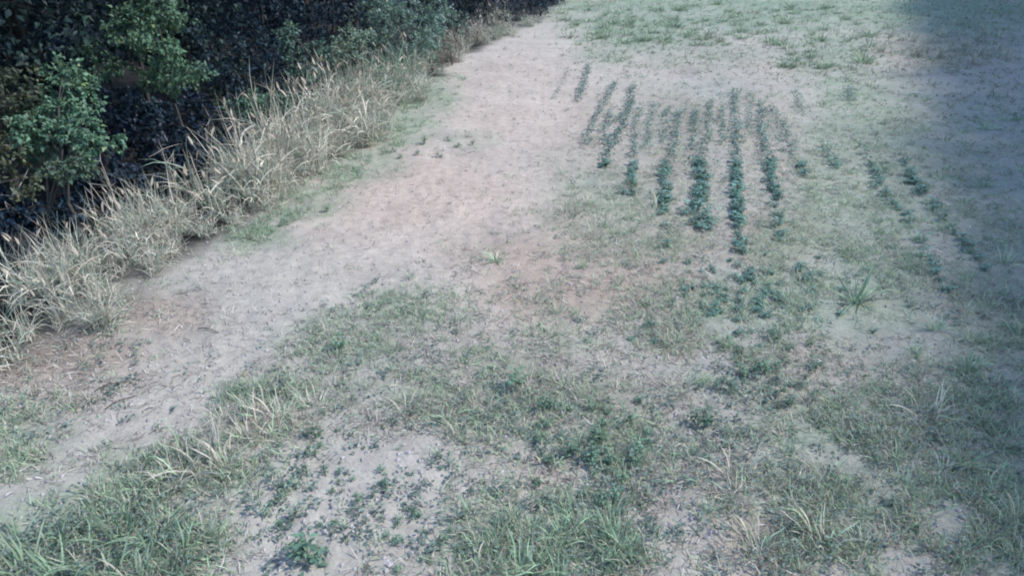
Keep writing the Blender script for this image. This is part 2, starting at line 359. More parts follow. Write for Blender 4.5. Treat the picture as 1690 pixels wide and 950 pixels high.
tree('shrub', 'rounded teal green bush next to the brown dead thicket', 'shrub', (-1.3, 19.6), [A3(745, 35, 18.6, 38), A3(725, 80, 17.9, 34), A3(715, 120, 17.2, 26)], .10, (.13, .20, .165), 1500, G_EDGE)
tree('shrub', 'dark blue green bush at the far corner of the wood', 'shrub', (1.0, 27.5), [A3(880, 5, 25.2, 36), A3(850, 0, 25.5, 36), A3(900, -15, 26, 34)], .12, SHADE_BLG, 1100, G_EDGE)
tree('shrub', 'shadowy bush set back behind the brown dead thicket', 'shrub', (-.3, 24.2), [A3(800, 5, 23.0, 46), A3(770, -10, 23.4, 46), A3(825, 30, 22.4, 26)], .12, SHADE_DKG, 1200, G_EDGE)
tree('shrub', 'low spreading shrub with one long leafy branch near the ground', 'shrub', (-5.1, 7.3), [A3(115, 283, 7.5, 24), A3(85, 282, 7.5, 22), A3(140, 276, 7.6, 18)], .07, (.12, .18, .13), 420, G_EDGE)
# trees inside the wood: dense crowns, low branches, tall to keep the inside dark, shade also in leaf colour
G_IN = 'trees inside the wood'
k = 0
INL = ['behind the round leafy shrub', 'deep behind the tall sapling', 'behind the tall sapling', 'deep behind the slim dark shrub', 'behind the slim dark shrub', 'behind the large grey green bush', 'deep behind the large grey green bush', 'behind the rounded teal bush', 'deep behind the rounded teal bush', 'behind the dead thicket', 'deep behind the dead thicket', 'behind the shadowy set back bush', 'far behind the tall sapling', 'far behind the slim dark shrub', 'at the far corner of the wood', 'beyond the dark blue green corner bush', 'behind the scrubby olive bush', 'far behind the round leafy shrub']
for (bx, by, hh) in [(-7.6, 7.2, 5.5), (-9.2, 9.6, 6), (-6.8, 10.6, 5.6), (-8.4, 13.2, 6.4), (-5.9, 13.6, 5.8), (-5.2, 17.0, 6), (-8.0, 17.4, 6.6), (-4.2, 20.4, 6), (-6.6, 21.5, 6.8), (-2.6, 24.0, 6.2), (-5.0, 26.5, 6.8), (-1.0, 29.5, 6.5), (-11.5, 12.5, 6.5), (-10.8, 17.0, 7), (-3.6, 31, 7), (2.0, 33.5, 6.0), (-9.3, 4.6, 5.8), (-12.0, 7.5, 6.2)]:
    cr = []
    for q in range(9):
        z = .6 + (hh - .9) * (q / 8.0) ** .9; r = U(.75, 1.15) * (1.05 if 1 < q < 7 else .8)
        a = q * 2.4 + U(0, 1); off = .75 * math.sin(math.pi * min(1, (q + .7) / 8.5))
        cr.append((bx + off * math.cos(a), by + off * math.sin(a), z, r))
    tree('tree', 'leafy tree with the wood shade put into its dark leaves ' + INL[k], 'tree', (bx, by), cr, .12, SHADE_BLG if k % 2 else SHADE_DKG, 6200, G_IN, tr=.11)
    k += 1
# edge trees whose high unseen crowns are shaped to shade the hollow
for (bx, by, r) in [(-6.3, 6.2, 1.2), (-5.6, 8.9, 1.25), (-4.9, 11.4, 1.3), (-4.0, 14.6, 1.3), (-3.4, 17.8, 1.3)]:
    cr = [(bx + .2 + U(-.5, .5), by + U(-1.1, 1.1), z, r * U(.8, 1.0)) for z in (3.7, 4.1, 4.6, 5.1, 5.4)] + [(bx + .55, by + U(-.5, .5), 3.9, r * .8)]
    tree('tree', 'bare stemmed tree leaning out over the hollow with its high unseen crown shaped to shade it', 'tree', (bx - .9, by + .1), cr, .12, SHADE_DKG, 4200, G_IN, tr=.045)

# undergrowth filling the hollow, its deep shade put into the leaf colour
UL = ['beside the round leafy shrub', 'below the tall sapling', 'in the middle of the hollow', 'under the leaning trees', 'beside the slim dark shrub', 'behind the pale feathery bush', 'at the back of the hollow', 'behind the scrubby olive bush', 'between sapling and slim shrub', 'behind the small low bush', 'close under the tall sapling', 'at the foot of the tall sapling', 'at the foot of the round leafy shrub']
for (px, py, zc, rp), ul in zip([(20, 60, 9.4, 80), (310, 250, 9.9, 55), (330, 180, 11.5, 75), (400, 90, 12.6, 80), (430, 30, 14.5, 80), (540, 20, 16, 70), (130, 30, 11.5, 90), (-60, 330, 7.8, 60), (370, 20, 13.5, 80), (230, 230, 10.4, 60), (205, 165, 10.6, 55), (190, 300, 9.0, 45), (60, 350, 8.0, 55)], UL):
    c = A3(px, py, zc, rp); r_ = c[3]
    tree('undergrowth_bush', 'undergrowth bush with deep shade put into its dark blue green leaves ' + ul, 'bush', (c[0] - .1, c[1] + .1), [c, (c[0] + r_ * .7, c[1] + .2, c[2] - r_ * .3, r_ * .7), (c[0] - r_ * .7, c[1] + .2, c[2] - r_ * .2, r_ * .75), (c[0], c[1] + .3, max(.1, c[2] - r_ * 1.1), r_ * .8)], .10, SHADE_BLG, 900, 'undergrowth inside the wood', tr=.03)

# tree row added out of view east of the plot, to shade its right edge
G_ROW = 'added unseen trees shading the edge of the plot'
def row_mesh(seed):
    r = np.random.default_rng(seed); mb = MB(); n = 1900
    d = nrm(r.normal(size=(n, 3))); rr = r.uniform(.2, 1, n) ** .4
    p = d * rr[:, None] * np.array([2.6, 2.6, 5.0]) + np.array([0, 0, 5.9])
    p[:, :2] *= (1.15 - .35 * np.clip((p[:, 2:3] - 6) / 5, 0, 1))
    ln = r.uniform(.25, .45, n)
    leaves(mb, p, nrm(r.normal(size=(n, 3))), nrm(r.normal(size=(n, 3)) + [0, 0, 1]), ln, ln * .7, np.array(SHADE_DKG) * r.uniform(.7, 1.3, n)[:, None])
    return mb.mesh('crown', M_LEAF)
ROWM = [row_mesh(1), row_mesh(2), row_mesh(3)]
mb = MB(); tube(mb, np.array([[0, 0, -.3], [.05, 0, 2], [-.05, .08, 5], [.05, 0, 9]]), [.24, .2, .14, .05], 9, np.array([.09, .08, .07])); TRM = mb.mesh('trunk', M_BARK)
p0 = np.array(flat(1545, 950)); p1 = np.array(flat(1440, 0)); dv = (p1 - p0) / np.linalg.norm(p1 - p0); nv = np.array([dv[1], -dv[0]])
OFF = 10.4 / math.tan(SUN_EL) * (nv[0] * math.sin(SUN_AZ) + nv[1] * math.cos(SUN_AZ))
SL = 10.4 / math.tan(SUN_EL) * (dv[0] * math.sin(SUN_AZ) + dv[1] * math.cos(SUN_AZ))
DW = 0
for (bx, by) in [(-14, 9), (-13, 14), (-13.5, 19), (-11, 22), (-9.5, 26), (-8, 30), (-6, 34), (-2, 37), (-12.5, 29), (-17, 15), (-16, 23), (2.5, 39), (-14.5, 4)]:
    e = bpy.data.objects.new('tree', None); COL.objects.link(e); e.location = (bx, by, float(ground_z(bx, by)) - .5); e.rotation_euler = (0, 0, float(U(0, 6))); e.scale = (.8, .8, .62)
    tag(e, 'dense dark tree at the very back of the wood', 'tree', 'trees at the back of the wood'); link('crown', ROWM[DW % 3], e); link('trunk', TRM, e); DW += 1
for i in range(28):
    q = p0 + dv * (-8 + i * 1.75 + SL + U(-.2, .2)) + nv * (OFF + .75 + .9 * min(1, max(0, (i * 1.75 - 12) / 18)) + U(-.1, .1))
    e = bpy.data.objects.new('added_shade_tree', None); COL.objects.link(e); e.location = (q[0], q[1], float(ground_z(q[0], q[1])))
    e.rotation_euler = (0, 0, float(U(0, 6))); s = float(U(.97, 1.03)); e.scale = (s, s, s)
    tag(e, 'tall dense tree added out of view to shade the plot edge', 'tree', G_ROW)
    link('crown', ROWM[i % 3], e); link('trunk', TRM, e)

# ------------------------------------------------------------------ tall straw grass along the wood
def straw_cols(n, g=.2):
    c = np.array([.64, .61, .50]) * U(.5, 1.2, n)[:, None]
    k = rng.random(n) < g; c[k] = np.array([.24, .32, .24]) * U(.7, 1.3, k.sum())[:, None]
    return c
def tall_mesh(h, nb, g, spread):
    mb = MB(); a = U(0, 6.28, nb); r = spread * np.sqrt(U(0, 1, nb))
    base = np.stack([r * np.cos(a), r * np.sin(a), np.full(nb, -.03)], -1)
    hh = h * U(.45, 1.1, nb); c = straw_cols(nb, g)
    P = blades(mb, base, hh, U(0, 6.28, nb), U(.02, .45, nb), U(.1, 1.9, nb) * (rng.random(nb) < .7) + .1, U(.007, .012, nb), 6, c * .8, 0, c * 1.1)
    # broad hanging leaves off the stems and seed heads
    k = rng.integers(0, nb, nb); j = rng.integers(1, 4, nb); b2 = P[k, j]
    blades(mb, b2, U(.15, .4, nb), U(0, 6.28, nb), U(.5, 1.2, nb), U(.6, 1.8, nb), U(.008, .015, nb), 4, c[k])
    hd = rng.integers(0, nb, nb // 4); b3 = P[hd, 5]
    blades(mb, b3, U(.07, .14, len(hd)), U(0, 6.28, len(hd)), U(.1, .8, len(hd)), U(0, 1, len(hd)), U(.02, .032, len(hd)), 3, np.array([.42, .36, .28]))
    return mb.mesh('tall_grass_clump', M_STRAW)
TALL = [tall_mesh(.75, 60, .2, .16), tall_mesh(.9, 52, .25, .15), tall_mesh(.65, 62, .35, .18), tall_mesh(1.0, 40, .2, .12), tall_mesh(.6, 46, .6, .17)]
Ls = ['tangled pale straw grass clump along the edge of the wood', 'tall straw grass clump with seed heads beside the dark hollow', 'greenish straw grass clump between the bushes and the track']
EDGE_SPOT = [(6.6, 'by the scrubby olive bush'), (8.2, 'by the round leafy shrub'), (9.6, 'before the dark hollow'), (11.4, 'by the small low bush'), (13.0, 'by the slim dark shrub'), (15.0, 'by the pale feathery bush'), (18.0, 'by the large grey green bush'), (99, 'by the dead thicket')]
ye = 4.2
cnt = 0
while ye < 27 and cnt < 300:
    xe = float(edge_x(ye)); dens = 1.0 if ye < 17 else .6
    for q in range(3):
        off = U(-.15, 1.2) - .8 * (vnoise(ye * 1.0, 3.3, .9, 77) - .5); x = xe - off; y = ye + U(-.2, .2)
        if (off > .85 and rng.random() < .5) or vnoise(x * 1.0, y * 1.0, .55, 91) < .12: continue
        if ye > 16.5 and rng.random() < .45: continue
        far = ye > 13.5
        s = U(.6, 1.15) * (.8 if ye < 8.5 else (1.2 if ye < 13.5 else 1.0)) * (1.15 if off > .5 else .85)
        v = rng.choice([0, 1, 2, 3]) if not far else rng.choice([2, 4, 4, 1])
        look = {3: 'tall straw grass clump with seed heads', 4: 'greenish grass clump', 2: 'low tangled straw grass clump', 1: 'loose pale straw grass clump', 0: 'dense tangled straw grass clump'}[int(v)]
        lab = look + ' at the wood edge ' + next(t for ym, t in EDGE_SPOT if y < ym)
        put(TALL[v], 'tall_grass_clump', x, y, U(0, 6.28), s, lab, 'grass clump', 'tall grass along the wood edge', .02); cnt += 1
    ye += .155 + .004 * ye

def green_tall(h, nb):
    mb = MB(); a = U(0, 6.28, nb); q = .14 * np.sqrt(U(0, 1, nb)); base = np.stack([q * np.cos(a), q * np.sin(a), np.full(nb, -.03)], -1)
    c = np.array([.24, .33, .235]) * U(.6, 1.3, nb)[:, None]
    blades(mb, base, h * U(.5, 1.1, nb), a + U(-.8, .8, nb), U(.05, .5, nb), U(.1, 1.4, nb), U(.012, .022, nb), 6, c * .85, 0, c * 1.15)
    return mb.mesh('reed_clump', M_GRASS)
GTALL = [green_tall(1.0, 34), green_tall(.8, 40)]
for i in range(22):
    ye = U(11.6, 16.4); x = float(edge_x(ye)) - U(.35, 1.1)
    put(GTALL[i % 2], 'green_grass_clump', x, ye, U(0, 6.28), U(.75, 1.2), 'tall fresh green grass clump between straw grass and the pale feathery bush', 'grass clump', 'tall green grass by the feathery bush', .02)
for (px, py) in [(390, 330), (120, 480), (540, 250), (560, 262), (45, 560), (290, 390)]:
    x, y = flat(px, py); put(GTALL[1], 'green_grass_clump', float(x) - .3, float(y), U(0, 6.28), .7, 'single green grass clump among the pale straw along the wood', 'grass clump', 'green clumps in the straw', .02)

# brown dead thicket at the narrow end of the track
def dead_mesh(h, n, col):
    mb = MB()
    for i in range(n):
        a = U(0, 6.28); l = h * U(.5, 1.1); d = np.array([math.cos(a) * U(.1, .5), math.sin(a) * U(.1, .5), 1])
        u = np.linspace(0, 1, 5)[:, None]; pth = d * l * u + rng.normal(size=(5, 3)) * .025 * u; pth[0, 2] = -.05
        c = np.array(col) * U(.7, 1.3); tube(mb, pth, .007 * (1 - .7 * u[:, 0]) + .001, 4, c)
        for q in range(4):
            k = rng.integers(1, 5); d2 = nrm(rng.normal(size=3) + [0, 0, .8]); e = pth[k] + d2 * l * U(.12, .3)
            tube(mb, np.stack([pth[k], (pth[k] + e) / 2 + rng.normal(size=3) * .01, e]), [.004, .003, .001], 3, c)
    return mb.mesh('dead_stems', M_BARK)
DEAD = [dead_mesh(.7, 14, (.20, .165, .14)), dead_mesh(.9, 6, (.42, .39, .34)), dead_mesh(1.1, 3, (.45, .42, .38))]
for (px, py, s) in [(745, 118, 1.0), (770, 98, 1.0), (760, 108, .9), (785, 85, .9), (800, 75, .8)]:
    x, y = flat(px, py); put(DEAD[0], 'dead_thicket', x - .2, y, U(0, 6), s, 'brown thicket of dead stems between the bush and the track', 'dead shrub', 'dead thicket beside the track')
for (px, py, s, v) in [(85, 400, .9, 1), (30, 400, .8, 1), (110, 395, .9, 2), (240, 350, 1.0, 1), (310, 330, .9, 1), (355, 265, 1.0, 2), (385, 280, .8, 2), (200, 385, .8, 1), (480, 205, .8, 1)]:
    x, y = flat(px, py); x -= .25
    put(DEAD[v], 'dead_weed_stalk', x, y, U(0, 6), s, 'pale dry branching weed stalk standing in the straw grass before the wood', 'dead weed', 'dry stalks before the wood')

# ------------------------------------------------------------------ crop rows
def crop_mesh(h, n, seed):
    mb = MB(); 
    st = np.array([[0, 0, -.02], [.004, .003, h * .5], [0, .006, h * .95]]); tube(mb, st, [.004, .0035, .002], 4, np.array([.12, .15, .09]))
    z = h * U(.25, 1.0, n); a = np.arange(n) * 2.4 + U(-.4, .4, n); r = U(.02, .085, n) * (h / .16)
    ctr = np.stack([r * np.cos(a), r * np.sin(a), z], -1)
    for i in range(n):
        tube(mb, np.stack([[0, 0, z[i] * .85], ctr[i]]), [.0016, .001], 3, np.array([.11, .15, .09]))
    for k in (-1, 0, 1):
        aa = a + k * 1.1; d = np.stack([np.cos(aa), np.sin(aa), U(-.35, .2, n)], -1)
        up = np.stack([U(-.35, .35, n), U(-.35, .35, n), np.ones(n)], -1); L = U(.045, .07, n) * (h / .16) ** .6
        c = np.array([.105, .195, .15]) * U(.4, 1.9, n)[:, None]
        leaves(mb, ctr, d, up, L, L * .62, c, 0, .15)
    return mb.mesh('crop_plant', M_CROP)
CROP = [crop_mesh(U(.14, .19), int(U(11, 17)), i) for i in range(6)]
ROWS = [([(916, 164), (939, 114)], .45, .6, 0), ([(954, 166), (973, 108)], .85, .8, 0), ([(964, 240), (988, 185), (1014, 137)], .8, .75, 0), ([(998, 238), (1007, 185)], .9, .8, 0),
        ([(997, 275), (1022, 217), (1038, 182), (1045, 142)], .9, .85, 0), ([(1041, 318), (1046, 275), (1050, 203), (1052, 175)], .95, .95, 1), ([(1064, 245), (1079, 170)], .95, .9, 1),
        ([(1093, 352), (1097, 293), (1111, 239), (1122, 185)], 1, 1.05, 1), ([(1093, 235), (1102, 178)], .9, .9, 1), ([(1156, 378), (1157, 260)], 1.35, 1.15, 2), ([(1157, 260), (1170, 220), (1170, 168)], .9, 1, 1), ([(1142, 215), (1147, 185)], .7, .9, 1), ([(1218, 372), (1215, 275), (1214, 215)], 1.2, 1.1, 2), ([(1214, 215), (1213, 150)], 1, 1.05, 1),
        ([(1278, 330), (1272, 275), (1261, 239)], 1.15, 1.05, 2), ([(1261, 239), (1254, 172)], 1.1, 1, 1), ([(1327, 290), (1304, 232), (1283, 196), (1272, 175)], .95, 1, 1), ([(1378, 275), (1360, 243)], 1.1, 1.05, 1), ([(1322, 188), (1314, 153)], .9, 1, 1),
        ([(1193, 245), (1191, 178)], .9, .9, 1), ([(1143, 248), (1148, 182)], .9, .9, 1), ([(1238, 215), (1236, 160)], .7, .85, 1), ([(1290, 250), (1262, 180)], .6, .8, 1), ([(1458, 300), (1415, 240)], .6, .95, 3), ([(1525, 320), (1480, 252)], .6, .95, 3), ([(1625, 440), (1495, 290)], .5, .95, 3), ([(1570, 480), (1440, 290)], .45, .9, 3), ([(1405, 170), (1400, 150)], .9, 1.1, 3),
        ([(1100, 430), (1094, 355)], .2, .8, 1), ([(1222, 420), (1218, 375)], .7, .9, 2), ([(1290, 400), (1279, 335)], .6, .9, 2)]
ORD = ['first', 'second', 'third', 'fourth', 'fifth', 'sixth', 'seventh', 'eighth', 'ninth', 'tenth', 'eleventh', 'twelfth', 'thirteenth', 'fourteenth', 'fifteenth', 'sixteenth', 'seventeenth', 'eighteenth']
LOOK = ['small dark', 'leafy green', 'bushy dark green', 'scattered']
RN = [0, 1, 2, 3, 4, 5, 6, 8, 7, 10, 10, 9, 12, 12, 14, 14, 15, 16, 16, 11, 9, 13, 15, 16, 17, 17, 17, 16, 8, 12, 14]
plants = []
for (pl, dens, size, kind), rn in zip(ROWS, RN):
    lab = LOOK[kind] + ' crop plant in the ' + ORD[rn] + ' row counted from the bare track'
    dens = dens * (1.5 if kind == 0 else 1.15); size = size * {0: .8, 1: .62, 2: .62, 3: .66}[kind]
    wx, wy = flat([p[0] for p in pl], [p[1] for p in pl]); seg = np.hypot(np.diff(wx), np.diff(wy)); cum = np.concatenate([[0], np.cumsum(seg)])
    sd_ = 0.0
    while sd_ < cum[-1]:
        x = np.interp(sd_, cum, wx); y = np.interp(sd_, cum, wy)
        wdt = .028 if dens < 1.5 else .06
        if vnoise(x, y, .5, 41) + .5 * dens > (.45 if kind == 3 else .3): plants.append((x + rng.normal() * wdt, y + rng.normal() * .04, size * U(.75, 1.2), lab))
        sd_ += .105 / dens
for i in range(90):        # dense patch below the row ends
    x, y = flat(*((1250 + rng.normal() * 80, 492 + rng.normal() * 36))); plants.append((x, y, U(.25, .5), 'low crop plant crowded in the leafy patch beside the long bladed grass tuft'))
plants.sort(key=lambda p: p[1])
nc = {}
rest = MB()
for i, (x, y, s, kd) in enumerate(plants):
    if i < 300:
        put(CROP[i % 6], 'crop_plant', x, y, U(0, 6.28), (s, s, s * .8), kd, 'crop plant', 'crop plants in the leafy patch' if 'crowded' in kd else 'crop plants sown in rows')
    else:
        n = 10; a = U(0, 6.28, n); r = U(.01, .08, n) * s; z = float(ground_z(x, y)) + U(.04, .16, n) * s
        p = np.stack([x + r * np.cos(a), y + r * np.sin(a), z], -1)
        L = U(.05, .085, n) * s
        leaves(rest, p, np.stack([np.cos(a), np.sin(a), U(-.3, .2, n)], -1), np.stack([U(-.4, .4, n), U(-.4, .4, n), np.ones(n)], -1), L, L * .65, np.array([.075, .14, .11]) * U(.4, 1.7, n)[:, None], 0, .15)
print('plants', len(plants))
if rest.V: tag(link('crop_seedlings', rest.mesh('crop_seedlings', M_CROP)), 'small crop seedlings at the far ends of the rows', 'crop plant', None, 'stuff')

# ------------------------------------------------------------------ grass tufts and weeds that can be told apart
def tuft_mesh(h, nb, gfrac, spread, wid=.008, leanmax=.9, pale=1.0):
    mb = MB(); a = U(0, 6.28, nb); r = spread * np.sqrt(U(0, 1, nb))
    base = np.stack([r * np.cos(a), r * np.sin(a), np.full(nb, -.015)], -1)
    c = np.array([.28, .39, .255]) * U(.65, 1.35, nb)[:, None] * pale
    k = rng.random(nb) > gfrac; c[k] = np.array([.54, .50, .41]) * U(.7, 1.2, k.sum())[:, None]
    blades(mb, base, h * U(.4, 1.1, nb), a + U(-.7, .7, nb), U(.05, leanmax, nb), U(.1, 1.5, nb), wid * U(.7, 1.3, nb), 5, c * .9, 0, c * 1.1)
    return mb.mesh('grass_tuft', M_GRASS)
T_GREEN = [tuft_mesh(.17, 34, .9, .06), tuft_mesh(.22, 28, .85, .05), tuft_mesh(.13, 38, .8, .08)]
T_DRY = [tuft_mesh(.30, 24, .12, .10, .010, .9, 1.2), tuft_mesh(.24, 28, .25, .10, .009, .9, 1.2), tuft_mesh(.36, 18, .1, .12, .010, 1.0, 1.2)]
T_LONG = tuft_mesh(.48, 34, .9, .05, .016, 1.15, 1.35)
T_LUSH = [tuft_mesh(.36, 40, .95, .12, .015, .95, .7), tuft_mesh(.30, 40, .9, .13, .014, 1.05, .9)]
T_RANK = [tuft_mesh(.17, 40, .95, .07, .011, .9, .75), tuft_mesh(.20, 34, .9, .06, .011, .9, .85), tuft_mesh(.13, 44, .85, .09, .011, 1.0, .75)]
def weed_mesh(h, n, leaf, col):
    mb = MB(); tube(mb, np.array([[0, 0, -.02], [.006, 0, h * .5], [0, .01, h]]), [.004, .003, .0015], 4, np.array([.12, .15, .1]))
    a = np.arange(n) * 2.4; z = h * (np.arange(n) + .5) / n; r = .012 + U(0, .05, n) * (1.1 - z / h)
    p = np.stack([r * np.cos(a), r * np.sin(a), z], -1); d = np.stack([np.cos(a), np.sin(a), U(-.2, .5, n)], -1)
    L = leaf * U(.7, 1.25, n); c = np.array(col) * U(.65, 1.4, n)[:, None]
    leaves(mb, p, d, np.stack([U(-.3, .3, n), U(-.3, .3, n), np.ones(n)], -1), L, L * U(.35, .6, n), c, 0, .2)
    for k in range(5):
        aa = U(0, 6.28); e = np.array([math.cos(aa) * h * .5, math.sin(aa) * h * .5, h * U(.4, .9)]); tube(mb, np.stack([[0, 0, h * .2], e]), [.003, .001], 3, np.array([.12, .15, .1]))
        m_ = 6; q = np.array([0, 0, h * .2]) + (e - [0, 0, h * .2]) * U(.4, 1, m_)[:, None]; d = rng.normal(size=(m_, 3)) * [1, 1, .4]
        L = leaf * U(.6, 1, m_); leaves(mb, q, d, np.tile([0.1, 0, 1.], (m_, 1)), L, L * .5, np.array(col) * U(.65, 1.4, m_)[:, None], 0, .2)
    return mb.mesh('weed', M_WEED)
WEEDS = [weed_mesh(.14, 16, .05, (.15, .24, .155)), weed_mesh(.18, 18, .055, (.13, .22, .15)), weed_mesh(.10, 14, .045, (.18, .26, .18)), weed_mesh(.12, 12, .04, (.15, .165, .13))]
def P(me, name, px, py, s, label, cat, group=None):
    x, y = flat(px, py); return put(me, name, float(x), float(y), U(0, 6.28), s, label, cat, group)
GT = 'grass tuft'
P(T_LONG, 'grass_tuft', 1412, 498, 1.0, 'long arching pale green grass tuft beside the leafy crop patch', GT)
P(T_LONG, 'grass_tuft', 818, 428, .55, 'upright fresh green grass tuft standing alone at the edge of the bare track', GT)
P(T_LONG, 'grass_tuft', 1592, 610, .55, 'bright green spiky grass tuft standing out in the shaded strip', GT)
P(T_LONG, 'grass_tuft', 1545, 545, .5, 'grass tuft with arching blades at the border of the shade', GT)
P(T_LONG, 'grass_tuft', 1510, 585, .4, 'small arching grass tuft just outside the shaded strip', GT)
P(T_LONG, 'grass_tuft', 1205, 575, .38, 'yellow green upright grass tuft below the leafy crop patch', GT)
P(T_LONG, 'grass_tuft', 962, 440, .32, 'thin pale grass tuft alone on the brown litter', GT)
P(T_LONG, 'grass_tuft', 738, 695, .36, 'splayed pale grass tuft on the weedy middle of the field', GT)
P(T_LONG, 'grass_tuft', 1040, 690, .3, 'upright grass tuft with a tall thin stem near small green weeds', GT)
P(T_LONG, 'grass_tuft', 1328, 860, .42, 'tall thin bladed grass tuft among the green patches', GT)
P(T_LONG, 'grass_tuft', 1590, 770, .5, 'leaning grass tuft with yellowed blades at the shade border', GT)
P(T_DRY[0], 'grass_tuft', 680, 460, .5, 'small dry straw tuft sticking up from the bare track', GT)
P(T_DRY[1], 'grass_tuft', 1112, 572, .8, 'pinkish dry grass tuft next to the yellow green tuft', GT)
for (px, py, s) in [(300, 790, .8), (345, 770, 1), (320, 750, .9), (375, 775, .8), (280, 810, .7)]:
    P(T_DRY[int(px) % 3], 'straw_tuft', px, py, s * 1.15, 'dry straw tuft sticking out of the green grass beside the track', 'straw tuft', 'straw tufts in the lower grass bank')
for (px, py, s) in [(395, 700, 1), (430, 690, 1), (465, 690, .9), (500, 685, .8), (415, 725, .9), (450, 720, .8), (370, 695, .7), (520, 670, .8)]:
    P(T_DRY[int(px) % 3], 'straw_tuft', px, py, s * 1.05, 'dry straw tuft in the bleached patch between track and pale soil', 'straw tuft', 'straw tufts in the bleached patch')
for (px, py, s) in [(200, 900, 1), (150, 930, 1), (260, 890, 1), (120, 880, .9), (220, 850, .9), (300, 930, .9), (80, 920, .9), (40, 950, 1), (330, 900, .7), (180, 960, 1), (250, 945, 1), (20, 905, .8), (100, 970, 1), (280, 970, .9), (230, 980, 1)]:
    P(T_LUSH[int(px / 10) % 2], 'lush_grass_tuft', px, py, s * .75, 'lush dark green grass tuft in the thick clump at the foot of the track', GT, 'lush grass at the foot of the track')
for (px, py, s) in [(250, 800, .7), (230, 770, .7), (290, 760, .6), (270, 830, .7), (330, 810, .6), (380, 800, .6), (410, 770, .6), (400, 650, .6), (440, 645, .6), (470, 650, .55), (380, 660, .5), (215, 815, .7), (430, 760, .5)]:
    P(T_LUSH[int(px / 10) % 2], 'lush_grass_tuft', px, py, s * .62, 'green grass tuft growing through the straw on the bank beside the track', GT, 'green tufts on the bank beside the track')
for i in range(34):
    px, py = 910 + rng.normal() * 85, 905 + rng.normal() * 40
    P(T_GREEN[i % 3], 'grass_tuft', px, py, U(.8, 1.25), 'fresh green grass tuft in the bright patch at the front of the field', GT, 'tufts in the bright front patch')
for i in range(46):
    px, py = U(480, 1080), U(505, 735)
    if px < 560 and py > 650: continue
    P((T_GREEN + T_DRY)[i % 6], 'grass_tuft', px, py, U(.4, .75), 'ragged grey green grass tuft in the weedy middle of the field', GT, 'ragged tufts in the middle of the field')
for i in range(44):
    px, py = U(1120, 1560), U(620, 940)
    P((T_GREEN + T_DRY[:2])[i % 5], 'grass_tuft', px, py, U(.5, .95), 'low grass tuft among grey soil patches in front of the leafy crop patch', GT, 'low tufts in front of the leafy patch')
for i in range(60):
    py = U(130, 950); px = U(1500 if py < 400 else 1570, 1690)
    P(T_GREEN[i % 3], 'grass_tuft', px, py, U(.6, 1.15), 'grass tuft growing in the shaded strip at the side of the field', GT, 'tufts in the shaded strip')
for i in range(34):
    px, py = U(1320, 1560), U(280, 480)
    P(T_GREEN[i % 3], 'grass_tuft', px, py, U(.6, .95), 'short grass tuft on the green sward between crop rows and shade', GT, 'tufts on the green sward')
for i in range(24):
    px, py = U(930, 1120), U(300, 400)
    P((T_GREEN + T_DRY)[i % 6], 'grass_tuft', px, py, U(.6, .95), 'pale tuft of mixed grass at the near ends of the thin rows', GT, 'pale tufts at the row ends')
for i in range(150):
    px = U(925, 1440); py = U(8, 75) if px < 1290 else U(8, 115)
    x, y = flat(px, py); put(T_RANK[i % 3], 'grass_clump', x, y, U(0, 6), U(1.0, 2.2), 'rank green grass clump on the rough ground behind the crop rows', 'grass clump', 'rank grass behind the crop rows')
for i in range(26):
    px, py = U(1450, 1660), 85 + rng.normal() * 18
    x, y = flat(px, py); put(TALL[i % 2], 'grass_clump', x, y, U(0, 6), U(.35, .6), 'pale dry grass clump on the shaded far strip', 'grass clump', 'pale clumps on the far strip')
EP = np.array(EDGE_PX, float)
for i in range(70):
    py = U(130, 400); px = float(np.interp(-py, -EP[:, 1], EP[:, 0])) + U(5, 75)
    P(T_GREEN[i % 3], 'grass_tuft', px, py, U(.6, 1.1), 'low pale green tuft in the verge between straw grass and bare track', GT, 'tufts in the verge of the track')
# weeds
P(WEEDS[1], 'weed', 852, 640, 1.0, 'dark green bushy weed alone in the weedy middle of the field', 'weed')
P(WEEDS[0], 'weed', 560, 578, 1.0, 'round green weed at the edge of the bare track', 'weed')
P(WEEDS[1], 'weed', 510, 935, 1.15, 'large leafy weed on the pale soil beside the lush grass', 'weed')
P(WEEDS[0], 'weed', 495, 915, .7, 'small weed close behind the large leafy weed', 'weed')
P(WEEDS[1], 'weed', 1160, 700, .9, 'fresh green weed beside a dry upright stem', 'weed')
P(WEEDS[0], 'weed', 1000, 275, .9, 'olive weed at the end of a thin crop row', 'weed')
for (px, py) in [(470, 820), (455, 835), (485, 805), (500, 780), (515, 755), (530, 740), (440, 850), (520, 725)]:
    P(WEEDS[int(px) % 3], 'weed', px, py, U(.5, .75), 'small green weed in the line between straw patch and pale soil', 'weed', 'weeds lining the pale soil')
for i in range(62):
    px, py = 590 + rng.normal() * 120, 835 + rng.normal() * 65
    if px < 350 or py > 960: continue
    P(WEEDS[(i * 7) % 4], 'weed', px, py, U(.2, .42), 'tiny dark seedling weed on the pale bare soil', 'weed', 'seedling weeds on the pale soil')
for i in range(40):
    px, py = U(880, 1080), U(650, 840)
    P(WEEDS[i % 3], 'weed', px, py, U(.4, .75), 'leafy green weed behind the bright front grass patch', 'weed', 'weeds behind the bright front patch')
for i in range(40):
    px, py = U(1180, 1360), U(560, 680)
    P(WEEDS[i % 4], 'weed', px, py, U(.4, .65), 'small weed on the grey soil in front of the leafy crop patch', 'weed', 'weeds on the grey soil')
for (px, py) in [(660, 262), (690, 258), (725, 262), (755, 245), (740, 235), (780, 240), (650, 250), (470, 375), (540, 352), (700, 238)]:
    P(WEEDS[int(px) % 3], 'weed', px, py, U(.6, .9), 'low weed on the bare track not far from the straw grass', 'weed', 'weeds on the bare track')

